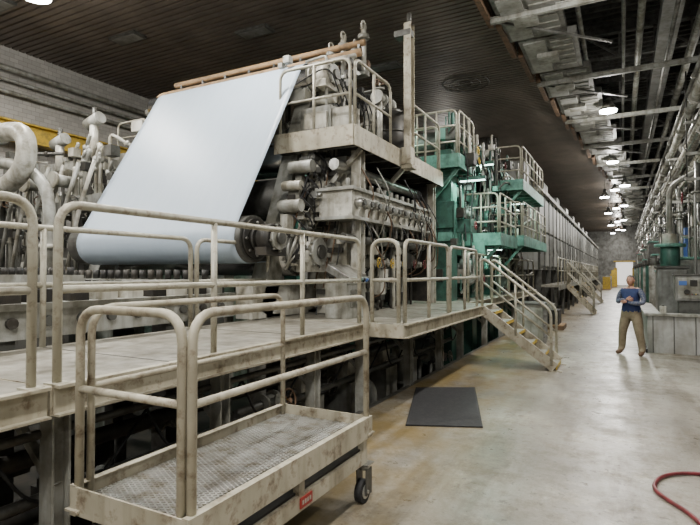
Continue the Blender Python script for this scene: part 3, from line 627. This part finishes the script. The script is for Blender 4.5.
for k in range(10): b.box(1.5+.2*(k%2),2.6,28+k*4.2,30+k*4.2,0,1.8+.9*((k*7)%3),[PALE,DUCT,MID,WHITE][k%4]); b.box(1.45,2.65,27.95+k*4.2,30.05+k*4.2,1.8+.9*((k*7)%3),1.88+.9*((k*7)%3),TEAL); b.cyl((1.5,31+k*4.2,0),(1.5,31+k*4.2,2.2),.25,[PALE,GREEN][k%2],16); b.cyl((1.5,31+k*4.2,2.2),(1.5,31+k*4.2,2.5),.3,MID,16)
b.done('pump_skid_row',.01)
b=B(); b.tube([(1.9,13.1,.0),(1.9,13.1,3.6),(2.3,13.1,4.5)],.05,PALE,10,.3); b.valve((1.9,13.1,2.3),(0,0,1),.06,(0,-1,0),RED); b.tube([(1.65,13.2,.9),(1.65,13.1,2.6),(1.65,13.1,4.9)],.035,MID,8,.1); b.tube([(2.1,13.1,0),(2.1,13.1,5.0)],.08,DUCT,10,.1); b.done('riser_pipe_assembly')
b=B()
for x,w,h,m in((.75,.12,.16,WHITE),(1.75,.1,.22,BLUE),(1.95,.14,.12,PALE),(2.3,.1,.2,RED)): b.box(x,x+w,13.38,13.5,.88,.88+h,m); b.cyl((x+w/2,13.44,.88+h),(x+w/2,13.44,.9+h),.03,MID,8)
b.done('supply_box_set',.005)
# ------------------------------------------------------------------ man
def skin(name,vs,es,rs,root,levels=2):
    me=bpy.data.meshes.new(name+'_sk'); me.from_pydata(vs,es,[]); o=bpy.data.objects.new(name+'_sk',me); COL.objects.link(o)
    o.modifiers.new('s','SKIN'); d=me.skin_vertices[0].data
    for i,r in enumerate(rs): d[i].radius=(r if isinstance(r,tuple) else (r,r)); d[i].use_root=(i==root)
    s=o.modifiers.new('u','SUBSURF'); s.levels=levels; s.render_levels=levels
    bpy.context.view_layer.update(); dg=bpy.context.evaluated_depsgraph_get(); nm=bpy.data.meshes.new_from_object(o.evaluated_get(dg)); nm.name=name
    bpy.data.objects.remove(o); q=bpy.data.objects.new(name,nm); COL.objects.link(q)
    for p in nm.polygons: p.use_smooth=True
    return q
root=bpy.data.objects.new('man',None); COL.objects.link(root)
bv=[(0,0,.96),(0,0.01,1.10),(0,.01,1.27),(0,0,1.40),(0,.01,1.49),(0,.02,1.56)]; br=[(.19,.145),(.18,.155),(.195,.15),(.165,.11),.065,.058]; be=[(0,1),(1,2),(2,3),(3,4),(4,5)]
def chain(st,pts,rs):
    p=st
    for q,r in zip(pts,rs): bv.append(q);br.append(r);be.append((p,len(bv)-1));p=len(bv)-1
for s in(-1,1):
    chain(0,[(s*.11,0,.86),(s*.15,.015,.68),(s*.18,.03,.48),(s*.205,-.005,.28),(s*.22,-.02,.12),(s*.235,.07,.05),(s*.25,.17,.042)],[.125,.115,.092,.085,.08,.055,.045])
    chain(3,[(s*.17,0,1.41),(s*.225,.0,1.35),(s*.27,.0,1.25),(s*.275,.03,1.15),(s*.17,.175,1.17+s*.025),(s*.02,.215,1.20+s*.03)],[.08,.075,.062,.055,.048,.036])
o=skin('body',bv,be,br,0)
for m in(PANTS,SHIRT,VEST,SKIN,BOOT): o.data.materials.append(m)
for p in o.data.polygons:
    c=p.center; i=0
    if c.z<.10: i=4
    elif c.z<.97 : i=0
    elif c.z>1.475: i=3
    elif abs(c.x)<.19 and c.y<.165: i=2
    else: i=1
    p.material_index=i
o.parent=root
def blob(name,c,s,m,sub=3,fn=None):
    bm=bmesh.new(); bmesh.ops.create_icosphere(bm,subdivisions=sub,radius=1)
    for v in bm.verts:
        p=v.co.copy()
        if fn: p=fn(p)
        v.co=V((c[0]+p.x*s[0],c[1]+p.y*s[1],c[2]+p.z*s[2]))
    me=bpy.data.meshes.new(name); bm.to_mesh(me); bm.free(); me.materials.append(m)
    for p in me.polygons:p.use_smooth=True
    o=bpy.data.objects.new(name,me); COL.objects.link(o); o.parent=root; return o
def hf(p):
    if p.z<0: p.x*=1+.28*p.z; p.y=p.y*(1+.1*p.z)+(-p.z)*.12
    if p.y>.75: p.y=.75+(p.y-.75)*.5
    return p
blob('head',(0,.03,1.645),(.08,.102,.12),SKIN,3,hf)
blob('nose',(0,.13,1.635),(.013,.02,.024),SKIN,2)
EW=mat('eye_white',(.7,.7,.7))
for s in(-1,1):
    blob('ear',(s*.08,.02,1.64),(.010,.02,.032),SKIN,2); blob('eye',(s*.03,.112,1.66),(.012,.008,.008),EW,2); blob('pupil',(s*.03,.1195,1.66),(.005,.003,.005),BLACK,1)
    blob('brow',(s*.03,.118,1.682),(.018,.006,.004),HAIR,1)
blob('mouth',(0,.122,1.592),(.022,.006,.005),mat('lips',(.4,.17,.14)),2)
def hair(p):
    if p.y>.15 and p.z<.5: p.y=.15; 
    if p.z<-.35: p.z=-.35
    return p
blob('hair',(0,.015,1.662),(.087,.106,.115),HAIR,3,hair)
for s in(-1,1):
    D=V((-s*.12,.0,.075+s*.03))
    vs=[(s*.13,.21,1.13),(s*.09,.235,1.135),(s*.06,.235,1.14)];es=[(0,1),(1,2)];rs=[(.028,.024),(.038,.018),(.03,.015)]
    for k,l in enumerate((.066,.075,.07,.056)):
        zz=1.165-k*.02; a=len(vs); vs+= [(s*.065,.235,zz),(s*.035,.235,zz),(s*(.035-l*.5),.22,zz-.004),(s*(.035-l*.75),.195,zz-.008)]; es+=[(1,a),(a,a+1),(a+1,a+2),(a+2,a+3)]; rs+=[.010,.010,.009,.008]
    a=len(vs); vs+=[(s*.09,.225,1.165),(s*.055,.22,1.195),(s*.03,.215,1.20)]; es+=[(1,a),(a,a+1),(a+1,a+2)]; rs+=[.013,.011,.009]
    vs=[tuple(V(q)+D) for q in vs]
    h=skin('hand',vs,es,rs,0,1); h.data.materials.append(SKIN); h.parent=root
root.location=(.18,12.85,0); root.scale=(.98,.98,.98); root.rotation_euler=(0,0,math.radians(155))
# ------------------------------------------------------------------ world, camera
w=bpy.data.worlds.new('w'); S.world=w; w.use_nodes=True; w.node_tree.nodes['Background'].inputs[0].default_value=(.85,.88,.9,1); w.node_tree.nodes['Background'].inputs[1].default_value=.25
cam=bpy.data.cameras.new('camera'); co=bpy.data.objects.new('camera',cam); COL.objects.link(co); cam.lens=515/700*36; cam.sensor_width=36; cam.clip_end=300
co.location=(0,0,1.8); co.rotation_euler=(math.radians(90+1.06),0,math.radians(27.8)); S.camera=co
